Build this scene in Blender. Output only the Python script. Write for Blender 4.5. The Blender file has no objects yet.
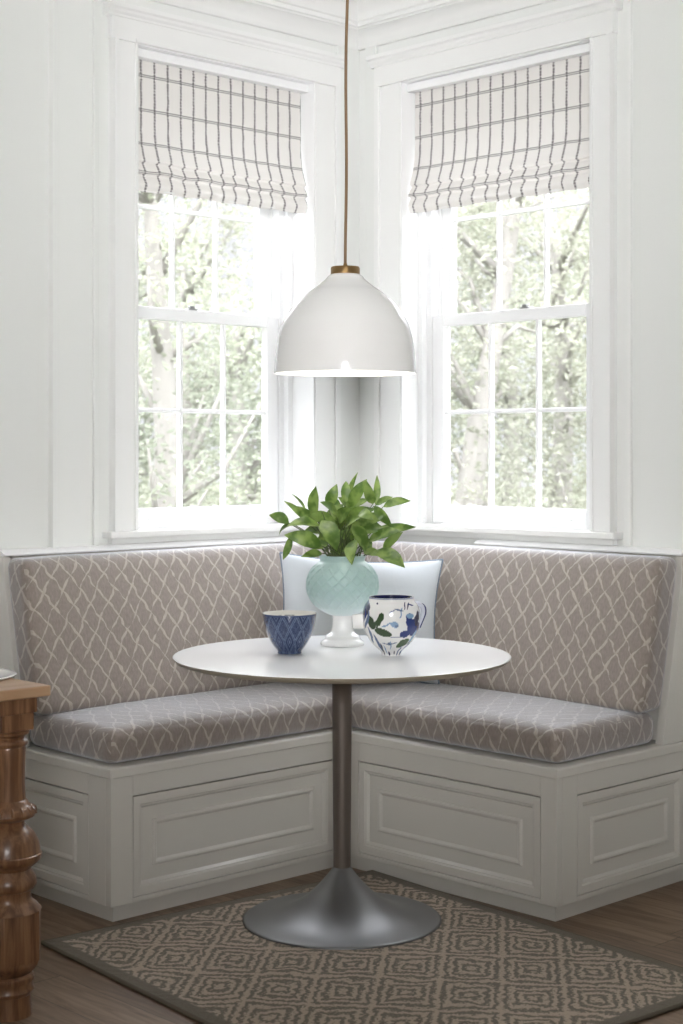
import bpy, bmesh, math, random
from mathutils import Vector, Matrix, noise
C = bpy.context.scene
COL = C.collection
R = math.radians
PI = math.pi
rnd = random.Random(7)

# ------------------------------------------------------------------ camera, world, lights
CAM_H = 1.294
F = 1600.0
YAW = R(46.0)
cd = bpy.data.cameras.new('camera')
cam = bpy.data.objects.new('camera', cd)
COL.objects.link(cam)
cam.location = (0, 0, CAM_H)
cam.rotation_euler = (R(90), 0, YAW - R(90))
cd.sensor_fit = 'HORIZONTAL'
cd.sensor_width = 36
cd.lens = F * 36 / 683
cd.shift_y = -(512 - 453) / 683
cd.clip_start = 0.05
cd.clip_end = 300
cd.dof.use_dof = True
cd.dof.focus_distance = 4.5
cd.dof.aperture_fstop = 7.0
C.camera = cam

w = bpy.data.worlds.new('sky')
C.world = w
w.use_nodes = True
nt = w.node_tree
bg = nt.nodes['Background']
bg.inputs[0].default_value = (0.93, 0.945, 1.0, 1)
bg.inputs[1].default_value = 1.0
# bright overcast: dim at the horizon, many times brighter towards the zenith
_tc = nt.nodes.new('ShaderNodeTexCoord'); _sx = nt.nodes.new('ShaderNodeSeparateXYZ'); _mr = nt.nodes.new('ShaderNodeMapRange')
_mr.interpolation_type = 'SMOOTHSTEP'
nt.links.new(_tc.outputs['Generated'], _sx.inputs[0]); nt.links.new(_sx.outputs[2], _mr.inputs[0])
_mr.inputs[1].default_value = 0.20; _mr.inputs[2].default_value = 0.60
_mr.inputs[3].default_value = 0.90; _mr.inputs[4].default_value = 10.0
nt.links.new(_mr.outputs[0], bg.inputs[1])

sd = bpy.data.lights.new('sun', 'SUN')
sun = bpy.data.objects.new('sun', sd)
COL.objects.link(sun)
sd.energy = 2
sd.angle = R(3)
sd.color = (1, 0.97, 0.9)
sun.rotation_euler = (R(38), 0, R(-35))

def area(name, loc, target, sx, sy, power, color=(1, 1, 1), spread=180):
    d = bpy.data.lights.new(name, 'AREA')
    o = bpy.data.objects.new(name, d)
    COL.objects.link(o)
    d.shape = 'RECTANGLE'
    d.size = sx
    d.size_y = sy
    d.energy = power
    d.color = color
    d.spread = R(spread)
    o.location = loc
    o.rotation_euler = (Vector(target) - Vector(loc)).to_track_quat('-Z', 'Y').to_euler()
    return o

# fill lamps added behind the camera: one beamed at the upper walls, one wide
area('rear_upper_fill', (-0.9, -0.9, 2.05), (3.6, 3.7, 2.35), 3.6, 1.3, 76, (1, 0.985, 0.995), 48)
area('rear_wide_fill', (-0.9, -0.9, 1.6), (3.6, 3.7, 1.2), 3.4, 1.6, 62, (1, 0.955, 0.92))

C.view_settings.view_transform = 'Standard'
C.view_settings.look = 'None'
C.view_settings.gamma = 1
C.view_settings.use_curve_mapping = False
C.view_settings.exposure = 0.22

# ------------------------------------------------------------------ helpers
CX = 341.5
XL, YL = math.cos(YAW), math.sin(YAW)
def at(px, py, D):
    """world point seen at a pixel of the photograph at camera depth D"""
    l = (px - CX) / F * D
    return Vector((l * YL + D * XL, -l * XL + D * YL, CAM_H - (py - 453) / F * D))
def lin(c):
    return tuple((x / 255 / 12.92 if x / 255 <= .04045 else ((x / 255 + .055) / 1.055) ** 2.4) for x in c[:3]) + (1,)

class MB:
    def __init__(s, fn=None):
        s.v = []; s.f = []; s.uv = {}; s.fn = fn; s.col = None
    def add(s, vs, fs):
        b = len(s.v)
        for p in vs:
            p = Vector(p)
            s.v.append(Vector(s.fn(p)) if s.fn else p)
        for f in fs:
            s.f.append(tuple(b + i for i in f))
        return b
    def box(s, x0, x1, y0, y1, z0, z1):
        s.add([(x0, y0, z0), (x1, y0, z0), (x1, y1, z0), (x0, y1, z0), (x0, y0, z1), (x1, y0, z1), (x1, y1, z1), (x0, y1, z1)],
              [(0, 3, 2, 1), (4, 5, 6, 7), (0, 1, 5, 4), (1, 2, 6, 5), (2, 3, 7, 6), (3, 0, 4, 7)])
    def grid(s, rows, closed_u=False, closed_v=False):
        n, m = len(rows), len(rows[0])
        b = s.add([p for r in rows for p in r], [])
        for i in range(n if closed_v else n - 1):
            for j in range(m if closed_u else m - 1):
                i2, j2 = (i + 1) % n, (j + 1) % m
                s.f.append((b + i * m + j, b + i * m + j2, b + i2 * m + j2, b + i2 * m + j))
        return b
    def prism(s, prof, a, b, axis=0):
        """closed profile of (p, q) pairs swept along an axis from a to b"""
        def P(t, p, q):
            return (t, p, q) if axis == 0 else ((p, t, q) if axis == 1 else (p, q, t))
        n = len(prof)
        vs = [P(a, *c) for c in prof] + [P(b, *c) for c in prof]
        fs = [(i, (i + 1) % n, n + (i + 1) % n, n + i) for i in range(n)]
        fs += [tuple(range(n))[::-1], tuple(range(n, 2 * n))]
        s.add(vs, fs)
    def lathe(s, prof, c=(0, 0), seg=48, fr=None, cap0=False, cap1=False):
        rows = []
        for k, (r, z) in enumerate(prof):
            row = []
            for j in range(seg):
                a = 2 * PI * j / seg
                rr = r + (fr(a, z, r) if fr else 0)
                row.append((c[0] + rr * math.cos(a), c[1] + rr * math.sin(a), z))
            rows.append(row)
        b = s.grid(rows, closed_u=True)
        if cap0: s.f.append(tuple(b + j for j in range(seg))[::-1])
        if cap1: s.f.append(tuple(b + (len(prof) - 1) * seg + j for j in range(seg)))
        return b
    def tube(s, pts, r, seg=8, cap=True):
        pts = [Vector(p) for p in pts]
        rs = r if isinstance(r, (list, tuple)) else [r] * len(pts)
        rows = []
        up = Vector((0.3, 0.2, 1)).normalized()
        prev = None
        for i, p in enumerate(pts):
            t = (pts[min(i + 1, len(pts) - 1)] - pts[max(i - 1, 0)]).normalized()
            if prev is None:
                n = t.cross(up)
                if n.length < .05: n = t.cross(Vector((1, 0, 0)))
            else:
                n = prev - t * prev.dot(t)
            n.normalize(); prev = n
            bn = t.cross(n)
            rows.append([p + (n * math.cos(2 * PI * j / seg) + bn * math.sin(2 * PI * j / seg)) * rs[i] for j in range(seg)])
        b = s.grid(rows, closed_u=True)
        if cap:
            s.f.append(tuple(b + j for j in range(seg))[::-1])
            s.f.append(tuple(b + (len(pts) - 1) * seg + j for j in range(seg)))
    def build(s, name, mat, parent=None, smooth=False, angle=None, bevel=0, uvfn=None, origin=None, solid=0, recalc=True):
        if origin is None:
            xs = [p.x for p in s.v]; ys = [p.y for p in s.v]; zs = [p.z for p in s.v]
            origin = Vector(((min(xs) + max(xs)) / 2, (min(ys) + max(ys)) / 2, min(zs)))
        origin = Vector(origin)
        me = bpy.data.meshes.new(name)
        me.from_pydata([p - origin for p in s.v], [], s.f)
        if recalc:
            bm = bmesh.new(); bm.from_mesh(me)
            bmesh.ops.recalc_face_normals(bm, faces=bm.faces)
            bm.to_mesh(me); bm.free()
        if uvfn:
            uvl = me.uv_layers.new(name='UVMap')
            for p in me.polygons:
                for li in p.loop_indices:
                    co = me.vertices[me.loops[li].vertex_index].co + origin
                    uvl.data[li].uv = uvfn(co, p.normal)
        if s.col:
            ca = me.color_attributes.new('paint', 'FLOAT_COLOR', 'POINT')
            for i, c in enumerate(s.col):
                ca.data[i].color = c
        if smooth:
            me.shade_smooth()
            if angle:
                me.set_sharp_from_angle(angle=R(angle))
        o = bpy.data.objects.new(name, me)
        COL.objects.link(o)
        for m in (mat if isinstance(mat, (list, tuple)) else [mat]):
            me.materials.append(m)
        if parent:
            o.parent = parent
            par = WLOC.get(parent.name, Vector((0, 0, 0)))
            o.location = origin - par
        else:
            o.location = origin
        WLOC[o.name] = origin
        if bevel:
            b = o.modifiers.new('bevel', 'BEVEL'); b.width = bevel; b.segments = 2; b.limit_method = 'ANGLE'; b.angle_limit = R(40)
            b.harden_normals = False
        if solid:
            sm = o.modifiers.new('solid', 'SOLIDIFY'); sm.thickness = solid; sm.offset = 0
        return o
WLOC = {}
def empty(name, loc, label=None, cat=None, group=None, kind=None):
    o = bpy.data.objects.new(name, None)
    o.empty_display_size = .1
    COL.objects.link(o)
    o.location = loc
    WLOC[o.name] = Vector(loc)
    tag(o, label, cat, group, kind)
    return o
def tag(o, label=None, cat=None, group=None, kind=None):
    if label: o['label'] = label
    if cat: o['category'] = cat
    if group: o['group'] = group
    if kind: o['kind'] = kind
    return o

# ------------------------------------------------------------------ materials
def mat(name, color, rough=.5, metal=0, **kw):
    m = bpy.data.materials.new(name); m.use_nodes = True
    b = m.node_tree.nodes['Principled BSDF']
    b.inputs['Base Color'].default_value = lin(color)
    b.inputs['Roughness'].default_value = rough
    b.inputs['Metallic'].default_value = metal
    for k, v in kw.items():
        b.inputs[k.replace('_', ' ')].default_value = v
    return m
class NG:
    def __init__(s, m):
        s.t = m.node_tree; s.b = s.t.nodes['Principled BSDF']
    def n(s, typ, **kw):
        x = s.t.nodes.new(typ)
        for k, v in kw.items(): setattr(x, k, v)
        return x
    def l(s, a, b): s.t.links.new(a, b)
    def val(s, x, inp):
        if isinstance(x, (int, float)): inp.default_value = x
        else: s.l(x, inp)
    def m(s, op, a, b=0, c=0, clamp=False):
        x = s.n('ShaderNodeMath', operation=op); x.use_clamp = clamp
        s.val(a, x.inputs[0]); s.val(b, x.inputs[1]); s.val(c, x.inputs[2])
        return x.outputs[0]
    def mix(s, f, a, b):
        x = s.n('ShaderNodeMix', data_type='RGBA')
        s.val(f, x.inputs[0])
        for v, i in ((a, 6), (b, 7)):
            if isinstance(v, tuple): x.inputs[i].default_value = v
            else: s.l(v, x.inputs[i])
        return x.outputs[2]
    def noise(s, vec, scale, detail=3, rough=.5, dist=0):
        x = s.n('ShaderNodeTexNoise'); x.inputs['Scale'].default_value = scale
        x.inputs['Detail'].default_value = detail; x.inputs['Roughness'].default_value = rough
        x.inputs['Distortion'].default_value = dist
        if vec is not None: s.l(vec, x.inputs['Vector'])
        return x
    def ss(s, x, a, b):
        r = s.n('ShaderNodeMapRange', interpolation_type='SMOOTHSTEP')
        s.val(x, r.inputs[0]); r.inputs[1].default_value = a; r.inputs[2].default_value = b
        return r.outputs[0]
    def bump(s, h, strength, dist):
        x = s.n('ShaderNodeBump'); x.inputs['Strength'].default_value = strength
        x.inputs['Distance'].default_value = dist
        s.l(h, x.inputs['Height']); s.l(x.outputs[0], s.b.inputs['Normal'])
    def vec(s, v, sc):
        x = s.n('ShaderNodeVectorMath', operation='MULTIPLY'); s.l(v, x.inputs[0]); x.inputs[1].default_value = sc
        return x.outputs[0]
    def xyz(s, v):
        x = s.n('ShaderNodeSeparateXYZ'); s.l(v, x.inputs[0]); return x.outputs

def painted(name, color, rough=.45):
    m = mat(name, color, rough); g = NG(m)
    tc = g.n('ShaderNodeTexCoord')
    n = g.noise(tc.outputs['Object'], 60, 2)
    g.bump(n.outputs[0], .04, .002)
    n2 = g.noise(tc.outputs['Object'], 2.5, 2)
    g.l(g.mix(g.m('MULTIPLY', n2.outputs[0], .12), lin(color), lin(tuple(c * .96 for c in color))), g.b.inputs['Base Color'])
    return m
M_wall = painted('wall_paint', (236, 238, 235), .6)
M_trim = painted('trim_paint', (241, 242, 240), .35)
M_bench = painted('bench_paint', (222, 220, 213), .3)
M_ceil = painted('ceiling_paint', (236, 237, 236), .8)
M_sash = painted('sash_paint', (246, 247, 247), .35)
M_metal = mat('pewter_metal', (140, 141, 142), .42, .85)
M_pole = mat('pole_metal', (122, 114, 108), .42, .6)
M_top = mat('white_laminate', (238, 239, 240), .22)
M_edge = mat('table_edge', (176, 168, 150), .4)
M_enam = mat('white_enamel', (236, 236, 234), .12, 0, Coat_Weight=.5)
M_enin = mat('white_enamel_inside', (248, 248, 245), .5)
M_brass = mat('aged_brass', (150, 122, 82), .38, .9)
M_cord = mat('brown_cord', (128, 104, 76), .8)
M_bulb = mat('frosted_bulb', (250, 248, 240), .4, 0, Emission_Strength=1.5)
M_bulb.node_tree.nodes['Principled BSDF'].inputs['Emission Color'].default_value = (1, .95, .88, 1)
M_white = mat('glazed_white', (240, 240, 238), .12, 0, Coat_Weight=.4)
M_dark = mat('dark_metal', (70, 68, 64), .4, .6)
M_lock = mat('lock_metal', (150, 150, 150), .35, .6)
M_pipe = mat('pillow_piping', (128, 142, 158), .8)
M_stem = mat('plant_stem', (74, 88, 48), .6)

def mk_pillow():
    m = mat('pale_blue_linen', (210, 217, 223), .85, 0, Sheen_Weight=.3); g = NG(m)
    tc = g.n('ShaderNodeTexCoord')
    n = g.noise(g.vec(tc.outputs['Object'], (1, 1, 1)), 500, 2)
    n2 = g.noise(tc.outputs['Object'], 9, 3)
    g.bump(g.m('ADD', g.m('MULTIPLY', n.outputs[0], .15), n2.outputs[0]), .35, .012)
    return m
M_pillow = mk_pillow()

def mk_trellis():
    m = mat('trellis_fabric', (140, 130, 120), .5, 0, Sheen_Weight=1.0, Sheen_Roughness=.5); g = NG(m)
    g.b.inputs['Sheen Tint'].default_value = lin((222, 228, 238))
    uv = g.n('ShaderNodeUVMap').outputs[0]
    n0 = g.noise(uv, 9, 2); n1 = g.noise(uv, 30, 2)
    x, y, _ = g.xyz(uv)
    wx = g.m('ADD', g.m('MULTIPLY', g.m('SUBTRACT', n0.outputs[0], .5), .034), g.m('MULTIPLY', g.m('SUBTRACT', n1.outputs[0], .5), .006))
    x = g.m('ADD', x, wx)
    W, H = .062, .104
    # two families of waving strokes that cross into an irregular trellis
    a = g.m('ADD', g.m('DIVIDE', x, W), g.m('DIVIDE', y, H))
    b = g.m('SUBTRACT', g.m('DIVIDE', x, W), g.m('DIVIDE', y, H))
    wob = g.m('MULTIPLY', g.m('SINE', g.m('MULTIPLY', y, 2 * PI / H * 2)), .04)
    wob2 = g.m('MULTIPLY', g.m('SINE', g.m('MULTIPLY', y, 2 * PI / H)), .05)
    a = g.m('ADD', a, wob); b = g.m('ADD', b, wob2)
    def line(t, seed, wd):
        d = g.m('ABSOLUTE', g.m('SUBTRACT', g.m('FRACT', t), .5))
        mp = g.n('ShaderNodeMapping'); g.l(uv, mp.inputs[0]); mp.inputs['Location'].default_value = (seed, seed * 2, 0)
        nn = g.noise(mp.outputs[0], 26, 3)
        width = g.m('MULTIPLY', g.ss(nn.outputs[0], .28, .68), wd)
        edge = g.m('SUBTRACT', width, d)
        return g.ss(edge, -.025, .025)
    l1 = line(a, 3.1, .095); l2 = line(b, 7.7, .088)
    lines = g.m('MAXIMUM', l1, l2)
    fine = g.noise(g.vec(uv, (1, 1, 1)), 700, 2)
    fleck = g.noise(g.vec(uv, (1, .35, 1)), 160, 3)
    base = g.mix(fleck.outputs[0], lin((124, 112, 103)), lin((165, 154, 145)))
    stroke = g.mix(fleck.outputs[0], lin((170, 160, 149)), lin((210, 202, 192)))
    col = g.mix(g.m('MULTIPLY', lines, g.m('ADD', .55, g.m('MULTIPLY', n1.outputs[0], .6)), clamp=True), base, stroke)
    g.l(col, g.b.inputs['Base Color'])
    h = g.m('ADD', g.m('MULTIPLY', fine.outputs[0], .5), g.m('MULTIPLY', lines, .5))
    g.bump(h, .35, .003)
    return m
M_fab = mk_trellis()

def mk_blind():
    m = mat('roman_blind_linen', (236, 231, 228), .9); g = NG(m)
    uv = g.n('ShaderNodeUVMap').outputs[0]
    x, y, _ = g.xyz(uv)
    n0 = g.noise(uv, 28, 2); nb = g.noise(g.vec(uv, (1, 1, 1)), 220, 2)
    xx = g.m('ADD', x, g.m('MULTIPLY', g.m('SUBTRACT', n0.outputs[0], .5), .008))
    def dist(v, per, off=0):
        return g.m('MULTIPLY', g.m('ABSOLUTE', g.m('SUBTRACT', g.m('FRACT', g.m('ADD', g.m('DIVIDE', v, per), off)), .5)), per)
    dv = dist(xx, .0545, .5)
    vert = g.ss(g.m('SUBTRACT', .0044, dv), -.0015, .0015)
    # the dark warp thread is stitched: short dashes
    br = g.m('FRACT', g.m('ADD', g.m('DIVIDE', y, .0105), g.m('MULTIPLY', nb.outputs[0], 1.1)))
    vert = g.m('MULTIPLY', vert, g.ss(br, .22, .4))
    thin = g.m('MULTIPLY', g.ss(g.m('SUBTRACT', .0018, dv), -.0008, .0008), .55)
    vert = g.m('MAXIMUM', vert, thin)
    yy = g.m('ADD', y, -.05)
    h1 = g.ss(g.m('SUBTRACT', .0017, dist(g.m('ADD', yy, .003), .112, .5)), -.0008, .0008)
    h2 = g.ss(g.m('SUBTRACT', .0015, dist(g.m('SUBTRACT', yy, .003), .112, .5)), -.0008, .0008)
    hor = g.m('MULTIPLY', g.m('MAXIMUM', h1, h2), .85)
    pat = g.m('MAXIMUM', vert, hor)
    # little woven dots
    dx = g.m('SINE', g.m('MULTIPLY', x, 2 * PI / .0105)); dy = g.m('SINE', g.m('MULTIPLY', y, 2 * PI / .0075))
    dots = g.ss(g.m('MULTIPLY', dx, dy), .15, .7)
    basec = g.mix(dots, lin((233, 230, 226)), lin((252, 251, 248)))
    col = g.mix(g.m('MULTIPLY', pat, .84), basec, lin((72, 68, 70)))
    g.l(col, g.b.inputs['Base Color'])
    g.bump(dots, .3, .002)
    tr = g.n('ShaderNodeBsdfTranslucent'); g.l(col, tr.inputs[0])
    mx = g.n('ShaderNodeMixShader'); mx.inputs[0].default_value = .12
    out = g.t.nodes['Material Output']
    g.l(g.b.outputs[0], mx.inputs[1]); g.l(tr.outputs[0], mx.inputs[2]); g.l(mx.outputs[0], out.inputs[0])
    return m
M_blind = mk_blind()

def mk_floor():
    m = mat('oak_floor', (120, 98, 78), .42); g = NG(m)
    tc = g.n('ShaderNodeTexCoord'); p = tc.outputs['Object']
    x, y, z = g.xyz(p)
    W = .125
    row = g.m('FLOOR', g.m('DIVIDE', x, W))
    wn = g.n('ShaderNodeTexWhiteNoise', noise_dimensions='1D'); g.l(row, wn.inputs['W'])
    yo = g.m('ADD', g.m('DIVIDE', y, 1.5), g.m('MULTIPLY', wn.outputs[0], 7))
    cell = g.m('ADD', g.m('MULTIPLY', row, 13.7), g.m('FLOOR', yo))
    wn2 = g.n('ShaderNodeTexWhiteNoise', noise_dimensions='1D'); g.l(cell, wn2.inputs['W'])
    fx = g.m('ABSOLUTE', g.m('SUBTRACT', g.m('FRACT', g.m('DIVIDE', x, W)), .5))
    fy = g.m('ABSOLUTE', g.m('SUBTRACT', g.m('FRACT', yo), .5))
    seam = g.m('MAXIMUM', g.ss(fx, .487, .497), g.ss(fy, .4985, .4995))
    cmb = g.n('ShaderNodeCombineXYZ'); g.l(g.m('MULTIPLY', x, 9), cmb.inputs[0]); g.l(g.m('MULTIPLY', y, .9), cmb.inputs[1]); g.l(cell, cmb.inputs[2])
    gr = g.noise(cmb.outputs[0], 4, 6, .62, .9)
    c = g.mix(g.ss(gr.outputs[0], .3, .72), lin((112, 90, 72)), lin((160, 135, 110)))
    c = g.mix(g.m('MULTIPLY', wn2.outputs[0], .38), c, lin((104, 84, 68)))
    c = g.mix(g.m('MULTIPLY', seam, .75), c, lin((52, 40, 32)))
    g.l(c, g.b.inputs['Base Color'])
    g.bump(g.m('SUBTRACT', g.m('MULTIPLY', gr.outputs[0], .2), seam), .35, .002)
    return m
M_floor = mk_floor()

def mk_rug():
    m = mat('geometric_rug', (150, 135, 118), .95, 0, Sheen_Weight=.15); g = NG(m)
    uv = g.n('ShaderNodeUVMap').outputs[0]
    x, y, _ = g.xyz(uv)
    n0 = g.noise(uv, 40, 2)
    n1 = g.noise(uv, 150, 3)
    d = g.m('MULTIPLY', g.m('SUBTRACT', n0.outputs[0], .5), .046)
    n3 = g.noise(uv, 9, 1)
    d3 = g.m('MULTIPLY', g.m('SUBTRACT', n3.outputs[0], .5), .05)
    X = g.m('ADD', g.m('ADD', x, d), d3); Y = g.m('ADD', g.m('SUBTRACT', y, d3), g.m('MULTIPLY', g.m('SUBTRACT', n1.outputs[0], .5), .012))
    S = g.m('MULTIPLY', g.m('ADD', X, Y), .7071); T_ = g.m('MULTIPLY', g.m('SUBTRACT', Y, X), .7071)
    fx = g.m('ABSOLUTE', g.m('SUBTRACT', g.m('FRACT', g.m('DIVIDE', S, .150)), .5))
    fy = g.m('ABSOLUTE', g.m('SUBTRACT', g.m('FRACT', g.m('DIVIDE', T_, .205)), .5))
    dia = g.m('MAXIMUM', fx, fy)                    # concentric lozenges set on the diagonal
    rings = g.m('SINE', g.m('MULTIPLY', dia, 2 * PI * 6.6))
    # broken weave running across the diamonds
    str1 = g.m('SINE', g.m('MULTIPLY', g.m('ADD', X, Y), 2 * PI / .024))
    sel = g.ss(g.m('SINE', g.m('MULTIPLY', g.m('SUBTRACT', X, Y), 2 * PI / .1175)), .1, .4)
    v = g.m('ADD', g.m('MULTIPLY', rings, .8), g.m('MULTIPLY', g.m('MULTIPLY', str1, sel), .25))
    v = g.m('ADD', v, g.m('MULTIPLY', g.m('SUBTRACT', n1.outputs[0], .5), 4.4))
    k = g.ss(v, -.5, .5)
    # border
    bx = g.m('MINIMUM', x, g.m('SUBTRACT', 1.13, x)); by = g.m('MINIMUM', y, g.m('SUBTRACT', 1.36, y))
    bd = g.ss(g.m('MINIMUM', bx, by), .030, .040)
    fine = g.noise(uv, 420, 2)
    dark = g.mix(fine.outputs[0], lin((98, 90, 78)), lin((134, 125, 110)))
    light = g.mix(fine.outputs[0], lin((172, 154, 136)), lin((214, 196, 175)))
    c = g.mix(g.m('MULTIPLY', k, bd), dark, light)
    g.l(c, g.b.inputs['Base Color'])
    g.bump(g.m('ADD', fine.outputs[0], g.m('MULTIPLY', k, .6)), .6, .004)
    return m
M_rug = mk_rug()
M_bind = mat('rug_binding', (112, 103, 90), .9)

def mk_wood():
    m = mat('varnished_oak', (140, 92, 58), .3, 0, Coat_Weight=.2, Coat_Roughness=.15); g = NG(m)
    tc = g.n('ShaderNodeTexCoord')
    v = g.vec(tc.outputs['Object'], (22, 22, 1.6))
    n = g.noise(v, 2.2, 5, .6, .6)
    fine = g.noise(g.vec(tc.outputs['Object'], (300, 300, 8)), 1, 2)
    c = g.mix(g.ss(n.outputs[0], .3, .7), lin((104, 72, 50)), lin((156, 116, 84)))
    c = g.mix(g.m('MULTIPLY', g.ss(fine.outputs[0], .55, .75), .35), c, lin((84, 48, 28)))
    g.l(c, g.b.inputs['Base Color'])
    g.bump(fine.outputs[0], .08, .001)
    return m
M_wood = mk_wood()
def mk_woodtop():
    m = mat('pale_oak_top', (196, 168, 138), .4); g = NG(m)
    tc = g.n('ShaderNodeTexCoord')
    n = g.noise(g.vec(tc.outputs['Object'], (2, 24, 24)), 2, 5, .6, .5)
    g.l(g.mix(n.outputs[0], lin((168, 128, 92)), lin((205, 172, 138))), g.b.inputs['Base Color'])
    return m
M_woodtop = mk_woodtop()

def mk_glass():
    m = bpy.data.materials.new('window_glass'); m.use_nodes = True
    t = m.node_tree; t.nodes.clear()
    out = t.nodes.new('ShaderNodeOutputMaterial'); tr = t.nodes.new('ShaderNodeBsdfTransparent')
    tr.inputs[0].default_value = (.98, .98, .98, 1)
    gl = t.nodes.new('ShaderNodeBsdfGlossy'); gl.inputs['Roughness'].default_value = .02
    ge = t.nodes.new('ShaderNodeNewGeometry'); dt = t.nodes.new('ShaderNodeVectorMath'); dt.operation = 'DOT_PRODUCT'
    t.links.new(ge.outputs['Normal'], dt.inputs[0]); t.links.new(ge.outputs['Incoming'], dt.inputs[1])
    def mth(op, a, b):
        x = t.nodes.new('ShaderNodeMath'); x.operation = op
        for v, i in ((a, 0), (b, 1)):
            if isinstance(v, (int, float)): x.inputs[i].default_value = v
            else: t.links.new(v, x.inputs[i])
        return x
    ab = mth('ABSOLUTE', dt.outputs['Value'], 0); om = mth('SUBTRACT', 1.0, ab.outputs[0]); p5 = mth('POWER', om.outputs[0], 5.0)
    fr = mth('MULTIPLY_ADD', p5.outputs[0], .96); fr.inputs[2].default_value = .04
    mx = t.nodes.new('ShaderNodeMixShader')
    t.links.new(fr.outputs[0], mx.inputs[0]); t.links.new(tr.outputs[0], mx.inputs[1]); t.links.new(gl.outputs[0], mx.inputs[2])
    t.links.new(mx.outputs[0], out.inputs[0])
    return m
M_glass = mk_glass()

def mk_leaf(name, c1, c2, trans=.3, rough=.4, scale=30):
    m = mat(name, c1, rough); g = NG(m)
    tc = g.n('ShaderNodeTexCoord')
    n = g.noise(tc.outputs['Object'], scale, 2)
    c = g.mix(g.ss(n.outputs[0], .35, .65), lin(c1), lin(c2))
    g.l(c, g.b.inputs['Base Color'])
    tr = g.n('ShaderNodeBsdfTranslucent'); g.l(c, tr.inputs[0])
    mx = g.n('ShaderNodeMixShader'); mx.inputs[0].default_value = trans
    out = g.t.nodes['Material Output']
    g.l(g.b.outputs[0], mx.inputs[1]); g.l(tr.outputs[0], mx.inputs[2]); g.l(mx.outputs[0], out.inputs[0])
    return m
M_leaf = mk_leaf('houseplant_leaf', (74, 104, 38), (128, 152, 78), .24, .36)
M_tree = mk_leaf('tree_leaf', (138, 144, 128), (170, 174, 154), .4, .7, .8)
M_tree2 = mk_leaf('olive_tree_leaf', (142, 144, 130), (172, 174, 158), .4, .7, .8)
M_bark = mat('pale_bark', (146, 143, 138), .9)
M_grass = mat('lawn', (84, 86, 74), .95)

def mk_vase():
    m = mat('aqua_glass', (168, 208, 206), .3, 0); g = NG(m)
    tc = g.n('ShaderNodeTexCoord'); _, _, z = g.xyz(tc.outputs['Object'])
    n = g.noise(tc.outputs['Object'], 25, 2)
    k = g.ss(g.m('ADD', z, g.m('MULTIPLY', n.outputs[0], .015)), .0, .09)
    # the glass runs from milk white at the foot to aqua at the neck
    g.l(g.mix(k, lin((206, 220, 219)), lin((172, 199, 196))), g.b.inputs['Base Color'])
    return m
M_vase = mk_vase()
def mk_paint(name):
    m = mat(name, (255, 255, 255), .14, 0, Coat_Weight=.5); g = NG(m)
    a = g.n('ShaderNodeAttribute', attribute_name='paint'); g.l(a.outputs['Color'], g.b.inputs['Base Color'])
    return m
M_mug = mk_paint('painted_ceramic'); M_bowl = mk_paint('blue_patterned_ceramic')

# ------------------------------------------------------------------ the room
E, W = 4.12, 4.18            # right wall plane x = E, left wall plane y = W
CEIL = 2.905
TH = .19
mapL = lambda p: (p.x, W + p.y, p.z)                 # u along x, v outwards
mapR = lambda p: (E + p.y, p.x, p.z)                 # u along y

OPL = (3.105, 3.885); OPR = (3.108, 3.942)
ZS, ZT = 1.035, 2.612        # opening bottom and top
def wall(name, fn, u0, u1, op):
    m = MB(fn)
    m.box(u0, op[0], 0, TH, 0, CEIL + .1); m.box(op[1], u1, 0, TH, 0, CEIL + .1)
    m.box(op[0], op[1], 0, TH, 0, ZS - .005); m.box(op[0], op[1], 0, TH, ZT, CEIL + .1)
    return tag(m.build(name, M_wall), kind='structure')
wall('wall_left', mapL, -1.2, E, OPL)
wall('wall_right', mapR, -1.2, W + TH, OPR)
m = MB(); m.box(-1.4, -1.2, -1.4, W + TH, 0, CEIL + .1); tag(m.build('wall_back', M_wall), kind='structure')
m = MB(); m.box(-1.2, E + TH, -1.4, -1.2, 0, CEIL + .1); tag(m.build('wall_front', M_wall), kind='structure')
m = MB(); m.box(-1.4, E + TH, -1.4, W + TH, -.1, 0); tag(m.build('floor', M_floor, origin=(0, 0, 0)), kind='structure')
m = MB(); m.box(-1.2, E, -1.2, W, CEIL, CEIL + .1); tag(m.build('ceiling', M_ceil), kind='structure')
m = MB(); m.box(-60, 60, -60, 60, -.5, -.4); tag(m.build('ground', M_grass), kind='structure')

# wall trim: stiles with small beads, as raised boards on the wall face
def stile(name, fn, boards):
    m = MB(fn)
    for (a, b, t) in boards:
        m.box(a, b, -t, .002, .45, 2.79)
    return tag(m.build(name, M_wall, bevel=.003), kind='structure')
stile('trim_1', mapL, [(2.797, 2.932, .018), (2.778, 2.797, .027), (2.932, 2.950, .026)])
stile('trim_2', mapL, [(4.0065, 4.118, .012)])
stile('trim_3', mapR, [(4.075, 4.128, .015)])
stile('trim_4', mapR, [(2.948, 2.976, .028), (0.9, 2.948, .018)])
stile('trim_5', mapL, [(0.9, 2.62, .0)])if False else None

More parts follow.
